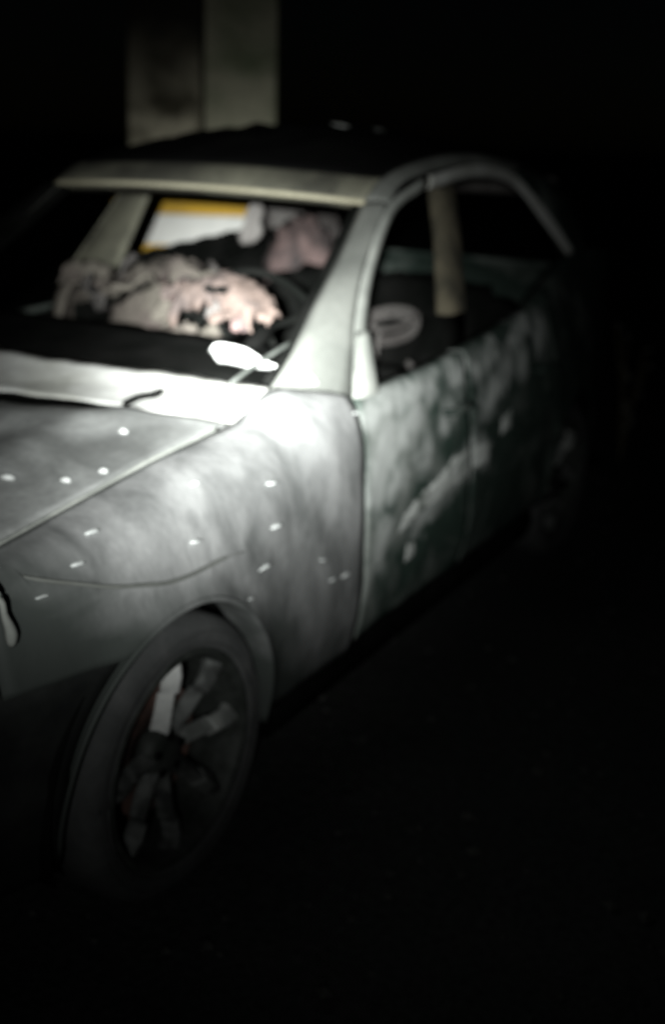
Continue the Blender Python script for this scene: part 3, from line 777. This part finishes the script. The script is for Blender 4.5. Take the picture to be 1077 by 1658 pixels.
mesh('painted_glint', v, [tuple(range(6))], 'peel_and_glint', ROOF, thick=.002)  # pale patch painted on as the roof's glint
# bare patch at the foot of the near pillar
FP = [o for o in CAR.children if o.name == 'front_pillar'][0]
v = []
for du, dv in ((-1, -1), (1, -.9), (1.1, 1), (-.8, .9)):
    x, y, z = -.650+du*.011, .716+du*.005, .972+dv*.015
    hit, p, nrm, i = FP.evaluated_get(dg).ray_cast(Vector((x, 1.6, z)), Vector((0, -1, 0)))
    v.append(((p if hit else Vector((x, y, z)))+Vector((.003, .004, .002))))
mesh('bare_patch', v, [(0, 1, 2, 3)], 'peel_and_glint', FP, thick=.002)
flake(-.700, skin_y(-.700, .893)+.004, .893, .016, None, WING)

# white strip of plastic lying across the foot of the windscreen opening
P = []
sp = cr([(-.668, .405, .992), (-.655, .45, 1.002), (-.645, .52, 1.000), (-.630, .585, .994), (-.622, .628, .990)], 24)
for i, p in enumerate(sp):
    t = i/23; hw = .026*(min(1, t/.12+.25))*(1 if t < .55 else max(.08, 1-(t-.55)/.5))
    P.append([(p[0]+.010*q, p[1], p[2]+hw*q*.95+.006*(1-q*q)) for q in np.linspace(-1, 1, 7)])
sh = grid('plastic_strip', P, 'white_plastic', None, thick=.004)
tag(sh, 'white tapering strip of plastic lying at the foot of the windscreen', 'plastic strip')

# ------------------------------------------------------------------ beyond the car
B = empty('barrier_board', (-3.00, -1.49, 0)); B.rotation_euler = (0, 0, R(-60)); tag(B, 'white board with yellow edges seen through the far rear window', 'board')
def bb(name, x0, x1, z0, z1, d, m): return box(name, (x0, -.012+d, z0), (x1, .012+d, z1), m, B, .002)
bb('white_panel', -.40, .26, .985, 1.132, 0, 'board_white')
bb('yellow_band', -.40, .26, 1.134, 1.30, .002, 'board_yellow')
bb('yellow_band', -.40, .26, .90, .983, .002, 'board_yellow')
for x in (-.32, .12): box('leg', (x-.02, -.05, -.02), (x+.02, -.0125, 1.25), 'galvanised', B, .003)
pst = box('concrete_post', (-.185, -.17, 0), (.185, .17, 3.2), 'concrete', None, .012)
pst.location = (-3.68, -1.50, -.02); pst.rotation_euler = (0, 0, R(-60))
tag(pst, 'tall grey-green concrete post rising behind the car roof', 'post')
lw = box('low_wall', (-.19, -.15, 0), (.19, .15, 3.2), 'old_render', None, .02)
lw.location = (-3.47, -1.83, -.02); lw.rotation_euler = (0, 0, R(-60))
tag(lw, 'low mottled wall pier with painted-in torch fade beside the tall concrete post', 'wall', kind='thing')

# dry weed at the right edge of the frame
wd = empty('dry_weed', (-4.0, .62, 0)); tag(wd, 'dry weed with pale leaves standing beyond the rear of the car', 'weed')
for k in range(5):
    a = k*1.3; h = .45+.06*k
    pth = cr([(0, 0, -.02), (.03*math.cos(a), .03*math.sin(a), h*.5), (.09*math.cos(a), .09*math.sin(a), h)], 8)
    tube('stem', pth, .004, 'dry_stalk', wd, 5)
    for j in range(3):
        p = pth[7-2*j]; v = [(p[0], p[1], p[2]), (p[0]+.03, p[1]+.02, p[2]+.012), (p[0]+.07, p[1]+.03, p[2]), (p[0]+.03, p[1]+.045, p[2]-.012)]
        mesh('leaf', v, [(0, 1, 2, 3)], 'pale_leaf', wd, thick=.001)

# loose stones on the ground, too many to count
v = []; f = []
for k in range(2600):
    x = random.uniform(-6, 2.5); y = random.uniform(-3.5, 3.2); r = random.uniform(.004, .014)*random.choice((1, 1, 1, 1.8))
    b = len(v); z0 = .010*ns(x*2.2, y*2.6)-.012
    for dx, dy, dz in ((1, 0, .2), (0, 1, .3), (-1, .1, .2), (0, -1, .25), (0, 0, .9), (0, 0, -.4)):
        v.append((x+dx*r*random.uniform(.7, 1.2), y+dy*r*random.uniform(.7, 1.2), z0+dz*r))
    f += [(b, b+1, b+4), (b+1, b+2, b+4), (b+2, b+3, b+4), (b+3, b, b+4), (b+1, b, b+5), (b+2, b+1, b+5), (b+3, b+2, b+5), (b, b+3, b+5)]
tag(mesh('gravel', v, f, 'pebble', None, smooth=False), 'small dark stones scattered over the ground', 'gravel', kind='stuff')
